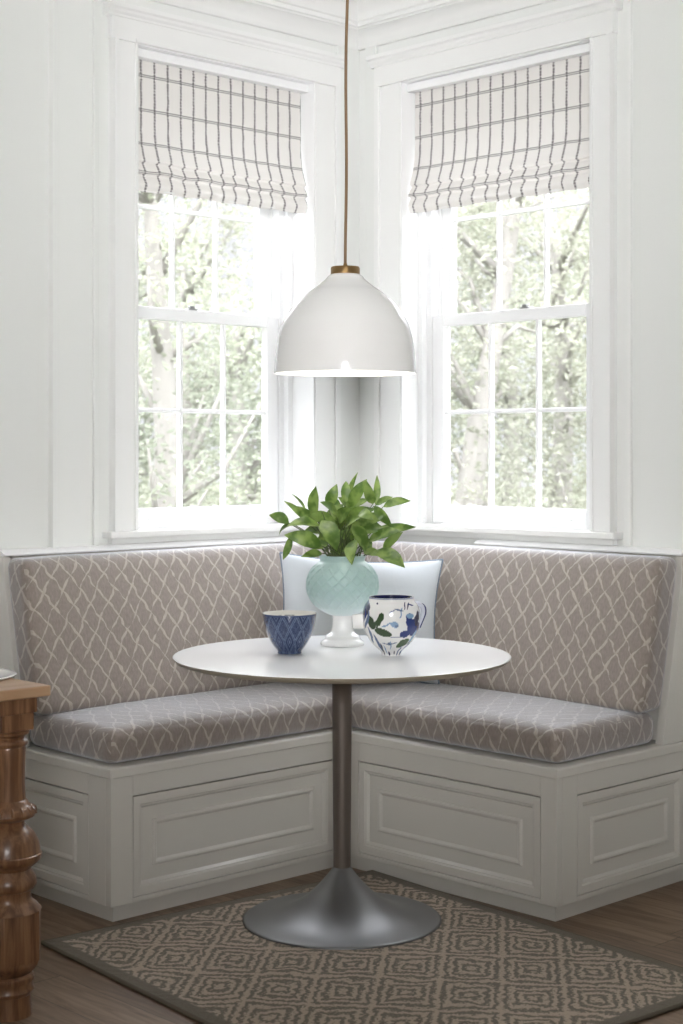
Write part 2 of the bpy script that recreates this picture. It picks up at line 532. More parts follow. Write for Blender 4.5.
# crown moulding
CR = [(0, 2.766), (.014, 2.766), (.018, 2.772), (.020, 2.782), (.026, 2.795), (.038, 2.808), (.054, 2.818), (.066, 2.821), (.068, 2.826),
      (.076, 2.829), (.078, 2.836), (.078, 2.842), (.086, 2.846), (.092, 2.862), (.106, 2.880), (.128, 2.893), (.15, 2.897), (.152, CEIL), (0, CEIL)]
def crown(name, fn, u1, other):
    # mitred at the corner: the run ends where the other wall's moulding has the same projection
    m = MB(fn)
    n = len(CR)
    vs = [(-1.2, -d, z) for d, z in CR] + [(u1 - d, -d, z) for d, z in CR]
    m.add(vs, [(i, (i + 1) % n, n + (i + 1) % n, n + i) for i in range(n)])
    return tag(m.build(name, M_trim, smooth=True, angle=35), kind='structure')
crown('trim_6', mapL, E, 0); crown('trim_7', mapR, W, 0)

# ------------------------------------------------------------------ windows
def window(name, fn, op, vs, cas):
    a, b = op
    loc = fn(Vector(((a + b) / 2, 0, ZS)))
    root = empty(name, loc, kind='structure')
    def part(nm, boxes, mt, bevel=.002, parent=root, **kw):
        m = MB(fn)
        for bx in boxes: m.box(*bx)
        return m.build(nm, mt, parent, bevel=bevel, **kw)
    ca, cb = cas
    # side casings with a small inner bead
    for (x0, x1, bead) in ((ca, a, a), (b, cb, b)):
        bb = (bead - .012, bead) if bead == a else (bead, bead + .012)
        part('casing', [(x0, x1, -.020, -.0002, ZS + .0102, ZT), (bb[0], bb[1], -.025, -.0199, ZS + .0102, ZT)] +
             ([(x1 - .024, x1, -.030, -.0199, ZS + .0102, ZT)] if bead == b else [(x0, x0 + .016, -.038, -.0199, ZS + .0102, ZT)]), M_trim)
    # head board and cap moulding
    hm = MB(fn)
    hm.box(ca - .004, cb + .004, -.026, -.0002, ZT + .0002, 2.69)
    hm.box(a - .012, b + .012, -.031, -.0259, ZT + .0002, ZT + .013)
    cap = [(0, 2.683), (-.030, 2.683), (-.032, 2.690), (-.040, 2.697), (-.043, 2.704), (-.052, 2.709), (-.054, 2.722), (0, 2.725)]
    hm.prism(cap, ca - .022, cb + .018)
    hm.build('head_casing', M_trim, root, bevel=.0015)
    # jamb liner of the recess
    part('jamb', [(a - .0005, a + .004, -.0195, TH, ZS + .0065, ZT - .0002), (b - .004, b + .0005, -.0195, TH, ZS + .0065, ZT - .0002), (a + .0041, b - .0041, -.0195, TH, ZT - .004, ZT - .0002)], M_sash, .0)
    # stops and tracks beside the sashes
    stop = []
    for (q, s_) in ((a, 1), (b, -1)):
        for (v0, v1, d) in ((vs - .035, vs - .022, .026), (vs - .022, vs - .004, .018), (vs - .004, vs + .034, .040), (vs + .034, vs + .042, .050), (vs + .042, TH, .046)):
            x0, x1 = sorted((q, q + s_ * d)); stop.append((x0, x1, v0, v1, ZS, ZT - .004))
    stop.append((a, b, vs - .035, TH, ZT - .05, ZT - .004))
    part('sash_track', stop, M_sash, .0015)
    # stool and apron
    part('stool', [(ca - .025, cb + .02, -.052, 0, ZS - .012, ZS + .010), (a, b, 0, TH + .02, ZS - .012, ZS + .006)], M_trim, .004)
    part('apron', [(ca, cb, -.020, .002, ZS - .0315, ZS - .0122)], M_trim, .002)
    # sashes, three panes wide and two high
    def sash(nm, v0, z0, z1, g0, g1, mid):
        x0, x1 = a + .042, b - .042
        s0, s1 = x0 + .066, x1 - .052
        r = part(nm, [(x0, s0, v0, v0 + .032, z0, z1), (s1, x1, v0, v0 + .032, z0, z1), (s0, s1, v0, v0 + .032, z0, g0), (s0, s1, v0, v0 + .032, g1, z1)], M_sash, .003)
        wv = (s1 - s0) / 3
        mu = [(s0 + wv * k - .0065, s0 + wv * k + .0065, v0 + .006, v0 + .026, g0, g1) for k in (1, 2)]
        mu.append((s0, s1, v0 + .007, v0 + .025, mid - .007, mid + .007))
        part('muntin', mu, M_sash, .003, parent=r)
        gm = MB(fn); gm.box(s0, s1, v0 + .014, v0 + .017, g0, g1); gm.build('pane', M_glass, r)
        return r
    lo = sash('lower_sash', vs, ZS + .008, 1.785, 1.108, 1.744, 1.438)
    up = sash('upper_sash', vs + .042, 1.750, ZT - .045, 1.790, 2.48, 2.128)
    for k in (.45,):
        c0 = a + (b - a) * k
        part('sash_lock', [(c0 - .019, c0 + .019, vs + .004, vs + .028, 1.785, 1.791), (c0 - .010, c0 + .010, vs + .006, vs + .022, 1.791, 1.800)], M_lock, .002, parent=lo)
    for k in (.22, .80):
        c0 = a + (b - a) * k
        m = MB(fn)
        m.box(c0 - .028, c0 + .028, vs - .003, vs, 1.072, 1.086); m.box(c0 - .022, c0 + .022, vs - .014, vs, 1.070, 1.074)
        m.build('sash_lift', M_sash, lo, bevel=.001)
    return root
window('window_1', mapL, OPL, .128, (3.004, 4.006))
window('window_2', mapR, OPR, .100, (3.018, 4.068))

# ------------------------------------------------------------------ roman blinds
def blind(fn, op, label):
    a, b = op[0] + .006, op[1] - .014
    zt = 2.580
    root = empty('roman_blind', fn(Vector(((a + b) / 2, .03, 2.15))), label, 'blind', 'checked roman blinds in the two windows')
    # profile: distance towards the room, height
    pr = [(.0, 0), (.0, -.06), (.001, -.12), (.0, -.18), (.002, -.235), (.007, -.275), (.015, -.305), (.023, -.326), (.024, -.334), (.014, -.337),
          (.013, -.341), (.021, -.352), (.029, -.366), (.030, -.374), (.019, -.377), (.018, -.382), (.026, -.394), (.032, -.408),
          (.031, -.416), (.028, -.422), (.025, -.428), (.024, -.434)]
    pts = []
    # resample
    for i in range(len(pr) - 1):
        for k in range(4):
            t = k / 4; pts.append((pr[i][0] * (1 - t) + pr[i + 1][0] * t, pr[i][1] * (1 - t) + pr[i + 1][1] * t))
    pts.append(pr[-1])
    n = 70; m = MB(fn); arc = 0; uvs = []; rows = []
    for i, (d, z) in enumerate(pts):
        if i: arc += math.hypot(d - pts[i - 1][0], z - pts[i - 1][1])
        row = []
        low = min(1, max(0, (-z - .2) / .2))
        for j in range(n + 1):
            u = j / n
            flare = 1 + .016 * low
            x = (a + b) / 2 + (u - .5) * (b - a) * flare
            rip = low * (.003 * math.sin(u * 23 + i * .03) + .0015 * math.sin(u * 51 + 1.3 + i * .04)) + .0012 * math.sin(u * 17 + i * .05)
            row.append((x, .040 - d + rip, zt + z + low * .002 * math.sin(u * 31 + 2)))
            uvs.append(((u - .5) * (b - a) + .0, arc))
        rows.append(row)
    m.grid(rows)
    o = m.build('fabric_shade', M_blind, root, smooth=True, recalc=False)
    uvl = o.data.uv_layers.new(name='UVMap')
    for lp in o.data.loops: uvl.data[lp.index].uv = uvs[lp.vertex_index]
    m = MB(fn); m.box(op[0] + .0045, op[1] - .0045, .006, .039, zt - .001, zt + .027); m.box(a, b, .043, .056, zt - .022, zt + .026); m.build('headrail', M_sash, root, bevel=.002)
    m = MB(fn); m.box(a + .008, b - .008, .0175, .0215, zt - .428, zt - .408); m.build('bottom_bar', M_sash, root, bevel=.001)
    return root
blind(mapL, OPL, 'checked white roman blind half drawn in the left window')
blind(mapR, OPR, 'checked white roman blind half drawn in the right window')

# ------------------------------------------------------------------ banquette benches
ZL = .431        # top of the seat board
def panel_mesh(m, u0, u1, z0, z1, face, sgn=1):
    """raised-and-fielded panel; face(u, depth, z)"""
    loops = [(0, .012), (0, 0), (.022, 0), (.026, .003), (.029, .003), (.036, .011), (.072, .011), (.075, .006), (.079, .004), (.083, .005), (.090, .011), (.098, .011)]
    rows = []
    for ins, d in loops:
        rows.append([face(u0 + ins, d, z0 + ins), face(u1 - ins, d, z0 + ins), face(u1 - ins, d, z1 - ins), face(u0 + ins, d, z1 - ins)])
    b = m.grid(rows, closed_u=True)
    k = b + (len(loops) - 1) * 4
    m.f.append((k, k + 1, k + 2, k + 3))
def bench(fn, u0, u1, front, face_panel, end_panel, end_name, label, wallv, corner, group='built in corner benches'):
    """local coords: u along the wall, v negative into the room (front at -front), end at u0"""
    root = empty('banquette_bench', fn(Vector(((u0 + u1) / 2, -front / 2, 0))), label, 'bench', group)
    def part(nm, boxes, bevel=.002):
        m = MB(fn)
        for bx in boxes: m.box(*bx)
        return m.build(nm, M_bench, root, bevel=bevel)
    fu0, fu1 = face_panel; e0, e1 = end_panel
    zp0, zp1 = .066, .342
    part('carcass', [(u0 + .028, u1, -front + .028, -.002, .050, .40)])
    # face frame: stiles and rails round each panel opening
    g = .0025
    part('face_frame', [(u0, fu0 - g, -front, -front + .026, .050, .401), (fu1 + g, u1, -front, -front + .026, .050, .401),
                        (fu0 - g, fu1 + g, -front, -front + .026, .050, zp0 - g), (fu0 - g, fu1 + g, -front, -front + .026, zp1 + .004, .401)], .0015)
    part('end_frame', [(u0, u0 + .026, -front + .027, -e1 - g, .050, .401), (u0, u0 + .026, -e0 + g, -.002, .050, .401),
                       (u0, u0 + .026, -e1 - g, -e0 + g, .050, zp0 - g), (u0, u0 + .026, -e1 - g, -e0 + g, zp1 + .004, .401)], .0015)
    m = MB(fn); panel_mesh(m, fu0, fu1, zp0, zp1, lambda u, d, z: (u, -front + d + .001, z)); m.build('front_panel', M_bench, root)
    m = MB(fn); panel_mesh(m, -e1, -e0, zp0, zp1, lambda v, d, z: (u0 + d + .001, v, z)); m.build('end_panel', M_bench, root)
    part('plinth', [(u0 + .030, u1 + .03, -front + .032, -.002, 0, .050)], .0)
    part('seat_board', [(u0 - .008, corner, -front - .008, -.002, .4015, ZL)], .005)
    # back support with a sloping face, and the flat ledge on top of it
    prof = [(-.002, ZL), (-.158, ZL), (-.058, .93), (-.052, .985), (-.002, .985)]
    m = MB(fn); m.prism(prof, u0 + .001, u0 + .028); m.build('end_board', M_bench, root, bevel=.002)
    m = MB(fn); m.prism([(-.002, ZL), (-.112, ZL + .002), (-.030, .93), (-.030, .984), (-.002, .984)], u0 + .028, corner - .16); m.build('back_board', M_bench, root)
    m = MB(fn); m.prism([(-.002, .986), (-.064, .986), (-.065, .991), (-.052, .999), (-.030, 1.003), (-.002, 1.003)], u0 - .002, corner - (.03 if corner > 4 else .0)); m.build('ledge', M_sash, root, bevel=.001)
    return root
bench(mapL, 2.583, 3.4615, .598, (2.660, 3.424), (.06, .490), '', 'white panelled bench along the left wall, behind the wooden side table', 0, E - .004)
bench(mapR, 2.738, 3.5815, .658, (2.797, 3.508), (.045, .565), '', 'white panelled bench under the right window, with its end at the open floor', 0, 3.56)

# ------------------------------------------------------------------ cushions
def soft_box(m, size, n, r, bulge, xf, seed=0, wr=.002):
    """rounded, slightly puffed box; xf maps local (0..sx, 0..sy, 0..sz) to world"""
    sx, sy, sz = size; nx, ny, nz = n
    idx = {}; vs = []; fs = []
    def dens(i, nn, s_):            # more rows near the edges so that the rounding is smooth
        t = i / nn
        return s_ * (t - .09 * math.sin(2 * PI * t))
    def vert(i, j, k):
        key = (i, j, k)
        if key in idx: return idx[key]
        p = Vector((dens(i, nx, sx), dens(j, ny, sy), dens(k, nz, sz)))
        q = Vector((min(max(p.x, r), sx - r), min(max(p.y, r), sy - r), min(max(p.z, r), sz - r)))
        d = p - q
        if d.length > 1e-9:
            # push cube surface to the rounded surface
            p = q + d.normalized() * r
        a = 2 * p.x / sx - 1; b = 2 * p.y / sy - 1; c = 2 * p.z / sz - 1
        fa, fb, fc = (max(0, 1 - a ** 4), max(0, 1 - b ** 4), max(0, 1 - c ** 4))
        off = Vector((0, 0, 0))
        off.z += bulge[2] * fa * fb * (1 if k == nz else (-.0 if k == 0 else c * .5 + .0))
        off.y += bulge[1] * fa * fc * (-1 if j == 0 else (1 if j == ny else b))
        off.x += bulge[0] * fb * fc * (-1 if i == 0 else (1 if i == nx else a)) * .5
        nz_ = noise.noise(Vector((p.x * 9 + seed, p.y * 9, p.z * 9))) * wr + noise.noise(Vector((p.x * 28, p.y * 28 + seed, p.z * 28))) * wr * .35
        if k: off += Vector((nz_ * .4, nz_, nz_))
        idx[key] = len(vs); vs.append(xf(p + off)); return idx[key]
    for i in range(nx):
        for j in range(ny):
            fs.append((vert(i, j, 0), vert(i, j + 1, 0), vert(i + 1, j + 1, 0), vert(i + 1, j, 0)))
            fs.append((vert(i, j, nz), vert(i + 1, j, nz), vert(i + 1, j + 1, nz), vert(i, j + 1, nz)))
    for i in range(nx):
        for k in range(nz):
            fs.append((vert(i, 0, k), vert(i + 1, 0, k), vert(i + 1, 0, k + 1), vert(i, 0, k + 1)))
            fs.append((vert(i, ny, k), vert(i, ny, k + 1), vert(i + 1, ny, k + 1), vert(i + 1, ny, k)))
    for j in range(ny):
        for k in range(nz):
            fs.append((vert(0, j, k), vert(0, j, k + 1), vert(0, j + 1, k + 1), vert(0, j + 1, k)))
            fs.append((vert(nx, j, k), vert(nx, j + 1, k), vert(nx, j + 1, k + 1), vert(nx, j, k + 1)))
    m.add(vs, fs)

def cushion(name, left, u0, v0, v1, z0, h, tilt, label, cat, group, ug, bulge, rr, seed):
    """v measured in world towards the wall; ug: mitre gap"""
    depth = v1 - v0
    uend_ref = 1.4
    def xf(p):
        # p.x along the arm (scaled to reach the mitre), p.y from front to back, p.z up
        yy = p.y + p.z * math.tan(tilt)
        v = v0 + yy; z = z0 + p.z
        if left: end = v - .06 * (1 if tilt else 2) - ug
        else: end = v + .06 * (1 if tilt else 2) - ug
        u = u0 + p.x / uend_ref * (end - u0)
        return (u, v, z) if left else (v, u, z)
    m = MB()
    soft_box(m, (uend_ref, depth, h), (56, 18, 16), rr, bulge, xf, seed)
    def uvf(co, nrm):
        u, v = (co.x, co.y) if left else (-co.y, co.x)
        nu = abs(nrm.x if left else nrm.y)
        if nu > .8: return (v + .3 + u * .2, co.z + seed * .17)
        return (u, co.z + (v - v0) * (1 if not tilt else .9) + seed * .17)
    o = m.build(name, M_fab, smooth=True, uvfn=uvf)
    return tag(o, label, cat, group)
cushion('seat_cushion', True, 2.602, 3.606, 4.030, ZL + .001, .098, 0, 'taupe trellis patterned seat cushion on the left bench', 'seat cushion', 'trellis patterned seat cushions', .003, (.012, .008, .014), .034, 1)
cushion('seat_cushion', False, 2.760, 3.488, 3.965, ZL + .001, .098, 0, 'taupe trellis patterned seat cushion on the right bench', 'seat cushion', 'trellis patterned seat cushions', .003, (.012, .008, .014), .034, 2)
TL = math.atan(.205)
cushion('back_cushion', True, 2.580, 3.915, 4.026, .532, .450, TL, 'taupe trellis patterned back cushion leaning below the left window', 'back cushion', 'trellis patterned back cushions', .003, (.006, .010, .004), .030, 3)
cushion('back_cushion', False, 2.740, 3.855, 3.968, .532, .450, TL, 'taupe trellis patterned back cushion leaning below the right window', 'back cushion', 'trellis patterned back cushions', .003, (.006, .010, .004), .030, 4)

# throw pillow in the corner
def pillow():
    c = at(359, 615, 5.20); n = 36
    Rv = Vector((YL, -XL, 0)); Fv = Vector((XL, YL, 0)); Up = (Vector((0, 0, 1)) + Fv * .22).normalized()
    Nn = Rv.cross(Up).normalized()
    Wd, Hd, T = .268, .205, .085
    base = Vector((c.x, c.y, .552)) ; cen = base + Up * Hd * 1.0
    ang = R(2.5); ca, sa = math.cos(ang), math.sin(ang)
    def P(u, v, s):
        k = ((1 - u * u) * (1 - v * v))
        ex = 1 - .085 * (1 - v * v) ** 1.0 * abs(u) ** 1.5
        ey = 1 - .105 * (1 - u * u) ** 1.0 * abs(v) ** 1.5
        x = u * Wd * ex; y = v * Hd * ey
        t = T * max(k, 0) ** .42 * s
        t += noise.noise(Vector((u * 2.2, v * 2.2, s))) * .010 * max(k, 0) ** .3 * s
        x, y = x * ca + y * sa, -x * sa + y * ca
        return cen + Rv * x + Up * y + Nn * t
    m = MB()
    for s in (1, -1):
        m.grid([[P(-math.cos(PI * j / n), -math.cos(PI * i / n), s) for j in range(n + 1)] for i in range(n + 1)])
    root = empty('throw_pillow', base, 'pale blue throw pillow with darker piping propped in the bench corner', 'pillow')
    o = m.build('pillow_cover', M_pillow, root, smooth=True)
    bm = bmesh.new(); bm.from_mesh(o.data); bmesh.ops.remove_doubles(bm, verts=bm.verts, dist=.0006)
    bmesh.ops.recalc_face_normals(bm, faces=bm.faces); bm.to_mesh(o.data); bm.free(); o.data.shade_smooth()
    t = [-math.cos(PI * i / 24) for i in range(25)]
    pts = [P(x, -1, 0) for x in t] + [P(1, y, 0) for y in t[1:]] + [P(-x, 1, 0) for x in t[1:]] + [P(-1, -y, 0) for y in t[1:]]
    mp = MB(); mp.tube(pts, .0042, 8, cap=False); mp.build('piping', M_pipe, o, smooth=True)
pillow()

# ------------------------------------------------------------------ pedestal table
TC = at(342.0, 600, 4.400); TX, TY = TC.x, TC.y
root = empty('pedestal_table', (TX, TY, 0), 'round white pedestal table with a grey trumpet base on the rug', 'table')
ZR = .0115
m = MB(); RT = .464; c = (TX, TY)
m.lathe([(0.001, .7400), (RT - .006, .7400), (RT - .002, .7394), (RT - .0005, .738)], c, 128)
m.build('tabletop', M_top, root, smooth=True, angle=50)
m = MB(); m.lathe([(RT - .0006, .738), (RT - .001, .7365), (RT - .012, .7262), (RT - .026, .722), (.08, .720), (.001, .720)], c, 128)
m.build('table_edge', M_edge, root, smooth=True, angle=50)
m = MB(); m.lathe([(.11, .7195), (.11, .712), (.10, .709), (.045, .705), (.0275, .690), (.0268, .60), (.0255, .40), (.0240, .22), (.0235, .155)], c, 48)
m.build('pole', M_pole, root, smooth=True, angle=60)
RB = .273
prof = [(.0236, .157)]
for i in range(1, 25):
    t = i / 24
    r = .0236 + (RB - .006 - .0236) * t
    z = .026 + (.157 - .026) * (1 - t) ** 2.6
    prof.append((r, z - .008 * t * t))
prof += [(RB - .003, .0172), (RB, .0145), (RB, ZR + .001), (RB - .003, ZR), (.001, ZR)]
m = MB(); m.lathe(prof, c, 96); m.build('base', M_metal, root, smooth=True, angle=60)

# ------------------------------------------------------------------ pendant lamp
LC = at(345.3, 373, 4.43); lx, ly, lz = LC
def pz(y): return CAM_H - (y - 453) / F * 4.43
root = empty('pendant_lamp', (lx, ly, lz), 'white enamel dome pendant lamp with brass cap hanging over the round table', 'lamp')
s = 4.43 / F
pr = [(15.0, 274.6), (17.5, 276.5), (20.5, 280), (29, 286.8), (37, 292.2), (44.8, 298.8), (51.5, 305.8), (57, 313), (62.3, 322), (65.4, 330), (67.8, 341), (69.2, 352), (70.3, 363), (70.9, 371), (71.0, 372.6)]
# smooth the outline a little
pts = []
for i in range(len(pr) - 1):
    p0 = pr[max(i - 1, 0)]; p1 = pr[i]; p2 = pr[i + 1]; p3 = pr[min(i + 2, len(pr) - 1)]
    for k in range(4):
        t = k / 4
        pts.append(tuple(.5 * (2 * p1[a] + (p2[a] - p0[a]) * t + (2 * p0[a] - 5 * p1[a] + 4 * p2[a] - p3[a]) * t * t + (3 * p1[a] - p0[a] - 3 * p2[a] + p3[a]) * t ** 3) for a in (0, 1)))
pts.append(pr[-1])
out = [(r * s, pz(y)) for r, y in pts]
m = MB(); m.lathe(out, (lx, ly), 96)
rb, zb = out[-1]
m.lathe([(rb, zb), (rb + .0006, zb - .0015), (rb - .0005, zb - .003), (rb - .003, zb - .002)], (lx, ly), 96)
m.build('lamp_shade', M_enam, root, smooth=True, angle=60)
m = MB(); m.lathe([(max(r - .003, .004), z - .002) for r, z in out], (lx, ly), 96); m.build('shade_lining', M_enin, root, smooth=True)
m = MB(); rc = 14.6 * s
m.lathe([(.001, pz(275.5)), (rc, pz(275.5)), (rc, pz(268.2)), (rc - .002, pz(267)), (.012, pz(266.6)), (.006, pz(266)), (.0045, pz(263)), (.001, pz(263))], (lx, ly), 48); m.build('cap', M_brass, root, smooth=True, angle=40)
m = MB(); m.lathe([(.001, pz(272)), (.02, pz(272)), (.022, pz(290)), (.022, pz(306)), (.001, pz(306))], (lx, ly), 24); sk = m.build('bulb_socket', M_enin, root, smooth=True, angle=40)
m = MB(); m.lathe([(.001, pz(306.5)), (.013, pz(308)), (.030, pz(318)), (.033, pz(326)), (.026, pz(334)), (.001, pz(338))], (lx, ly), 32); m.build('bulb', M_bulb, sk, smooth=True)
bl = bpy.data.lights.new('bulb_light', 'POINT'); bo = bpy.data.objects.new('bulb_light', bl); COL.objects.link(bo)
bl.energy = 2.2; bl.shadow_soft_size = .03; bl.color = (1, .95, .88); bo.location = (lx, ly, pz(346))
m = MB()
z0c = pz(263.5); zc = CEIL
m.tube([(lx + .0045 * math.sin(t * 9) * YL * (1 - t) * t * 3 + .010 * t * YL * min(1, t * 2), ly - .0045 * math.sin(t * 9) * XL * (1 - t) * t * 3 - .010 * t * XL * min(1, t * 2), z0c + (zc - z0c) * t) for t in [i / 40 for i in range(41)]], .0042, 10)
m.build('cord', M_cord, root, smooth=True)
m = MB(); m.lathe([(.06, CEIL - .001), (.06, CEIL - .02), (.05, CEIL - .028), (.001, CEIL - .03)], (lx, ly), 40); m.build('ceiling_canopy', M_brass, root, smooth=True, angle=40)

# ------------------------------------------------------------------ vase and plant
VC = at(342.4, 600, 4.62); vx, vy = VC.x, VC.y
sv = 4.62 / F
def vz(y): return .7405 + (646.2 - y) * sv
root = empty('footed_vase', (vx, vy, .7405), 'aqua quilted glass vase on a white foot holding the leafy plant', 'vase')
ft = [(.001, 646.2), (21.5, 646.2), (22, 645), (21.6, 642.8), (18.4, 640.6), (17.6, 639.8), (17.2, 637.5), (16, 636.2), (13, 634.6), (11.2, 632), (10.4, 628), (9.9, 622), (10, 618), (11, 616.5), (.001, 616.2)]
m = MB(); m.lathe([(r * sv, vz(y)) for r, y in ft], (vx, vy), 64); m.build('foot', M_white, root, smooth=True, angle=50)
prof = []
NV = 90
for i in range(NV + 1):
    y = 617.2 + (563.5 - 617.2) * i / NV
    # sphere body, centre about y 585.5
    yc, rz, rx = 586.5, 31.5, 35.6
    t = (y - yc) / rz
    r = rx * math.sqrt(max(0, 1 - t * t)) if abs(t) < 1 else 0
    prof.append((max(r, 10) if i < 12 else max(r, 22.2), y))
prof += [(22.4, 562.5), (22.6, 560.5), (23.3, 558.4), (23.5, 557.2), (23, 556.7), (22.2, 557.2), (21.8, 560), (21.6, 566), (26, 575), (26, 596), (.01, 604)]
def quilt(a, z, r):
    t = (z - vz(617)) / (vz(563) - vz(617))
    if t < .06 or t > .97 : return 0
    fade = min(1, (t - .06) / .12) * min(1, (.97 - t) / .06)
    n = 18
    p = a * n / 1.0 / 2 ; q = t * PI * 4.4
    d = min(abs(math.sin(p + q)), abs(math.sin(p - q)))
    return fade * (.0052 * math.exp(-(d / .24) ** 2) - .0018)
m = MB(); m.lathe([(r * sv, vz(y)) for r, y in prof], (vx, vy), 264, fr=lambda a, z, r: quilt(a, z, r) if r > .075 else 0)
m.build('bowl', M_vase, root, smooth=True)

def leaf(m, base, tip, w, roll, droop, cup=.25, nseg=9):
    base = Vector(base); tip = Vector(tip); d = tip - base; L = d.length; d.normalize()
    view = Vector((-XL, -YL, .55)).normalized()
    side = d.cross(view)
    if side.length < .05: side = Vector((YL, -XL, 0))
    side.normalize(); nrm = side.cross(d).normalized()
    rot = Matrix.Rotation(roll, 3, d); side = rot @ side; nrm = rot @ nrm
    rows = []
    for i in range(nseg + 1):
        t = i / nseg
        wid = w * .5 * (math.sin(PI * min(1, t ** .82 * 1.0)) ** .8 if 0 < t < 1 else 0) + .0004
        if t > .75: wid *= 1 - (t - .75) * .9
        c = base + d * L * t + nrm * droop * L * math.sin(PI * t)
        rows.append([c + side * wid * q + nrm * (abs(q) * cup * wid + .06 * wid * math.sin(t * 14 + q * 2)) for q in (-1, -.55, 0, .55, 1)])
    m.grid(rows)
def plant():
    root = empty('leafy_plant', (vx, vy, vz(600)), 'green broad leaved plant cutting arranged in the aqua footed vase', 'plant')
    fol = MB(); st = MB()
    L = [((289, 523), (269, 515), 11, .05, .15), ((293, 524), (279, 536), 6, .03, .2), ((314, 516), (316, 486), 12, .0, .1), ((304, 520), (284, 501), 7, .04, .1),
         ((306, 512), (292, 494), 3.5, .06, .1), ((328, 506), (337, 484), 11, .04, .15), ((318, 522), (295, 506), 10, .02, .1), ((322, 546), (284, 535), 16, -.06, .18),
         ((291, 536), (283, 560), 7, -.04, .1), ((322, 553), (301, 557), 8, -.02, .1), ((322, 520), (337, 551), 17, -.08, .15), ((322, 528), (287, 526), 15, -.02, .16),
         ((338, 516), (320, 502), 12, .0, .1), ((345, 503), (346, 481), 9, .02, .1), ((347, 506), (358, 472), 6, .07, .1), ((350, 507), (367, 479), 12, .03, .14),
         ((373, 504), (366, 480), 10, .0, .1), ((376, 506), (377, 475), 6.5, .05, .08), ((376, 505), (393, 497), 8, .03, .1), ((383, 507), (411, 501), 9, .0, .12),
         ((374, 506), (392, 526), 9, -.04, .3), ((372, 532), (416, 527), 9, .0, .1), ((368, 541), (403, 531), 13, -.03, .14), ((383, 551), (403, 532), 10, .02, .1),
         ((376, 550), (405, 568), 17, -.06, .12), ((352, 524), (366, 551), 15, -.09, .14), ((354, 540), (352, 565), 13, -.12, .1), ((364, 551), (380, 556), 10, -.05, .1),
         ((348, 516), (376, 509), 11, .0, .15), ((343, 510), (370, 499), 8, .05, .1), ((348, 524), (388, 516), 12, -.03, .16), ((350, 533), (384, 528), 18, -.04, .15),
         ((340, 514), (326, 494), 11, .06, .1), ((336, 524), (312, 512), 12, .0, .12), ((330, 520), (343, 504), 13, .02, .1), ((340, 530), (318, 538), 15, -.07, .12),
         ((346, 530), (360, 518), 14, -.05, .12), ((338, 522), (352, 508), 12, -.02, .12), ((330, 540), (310, 548), 11, -.02, .14), ((346, 546), (330, 552), 12, -.02, .1),
         ((358, 540), (372, 548), 12, .02, .1), ((322, 512), (308, 524), 9, -.02, .15), ((352, 514), (338, 497), 11, .06, .1), ((366, 522), (382, 536), 12, .03, .12),
         ((326, 532), (305, 530), 12, .05, .12), ((360, 512), (374, 520), 10, -.06, .12)]
    for k in range(40):
        a = rnd.uniform(0, 2 * PI); rr = rnd.uniform(0, 1)
        bx = 342 + math.cos(a) * 16 * rr; by = 527 + math.sin(a) * 12 * rr
        dx = (bx - 342) * .9 + rnd.uniform(-14, 14); dy = rnd.uniform(-18, 16)
        L.append(((bx, by), (bx + dx, by + dy), rnd.uniform(9, 14), rnd.uniform(.0, .10), rnd.uniform(.08, .18)))
    for (b_, t_, wd, dd, dr) in L:
        D0 = 4.62 + dd * .8
        side = (t_[0] - 342) / 70
        pb = at(b_[0], b_[1], D0); pt = at(t_[0], t_[1], D0 + rnd.uniform(-.05, .04) + dd * .35)
        leaf(fol, pb, pt, wd * sv * 1.08, rnd.uniform(-.55, .55), dr * rnd.choice((.7, 1)), rnd.uniform(.12, .4))
        foot = Vector((vx + rnd.uniform(-.035, .035), vy + rnd.uniform(-.035, .035), vz(575)))
        mid = (foot + pb) / 2 + Vector((0, 0, .022)); mid.x = mid.x * .6 + (vx + foot.x) / 2 * .4; mid.y = mid.y * .6 + (vy + foot.y) / 2 * .4
        q = [foot * (1 - t) ** 2 + mid * 2 * t * (1 - t) + pb * t * t for t in (0, .2, .4, .6, .8, 1)]
        st.tube(q, [.0024, .0023, .0021, .0019, .0016, .0013], 6)
    fol.build('foliage', M_leaf, root, smooth=True, recalc=False)
    st.build('stems', M_stem, root, smooth=True)
plant()

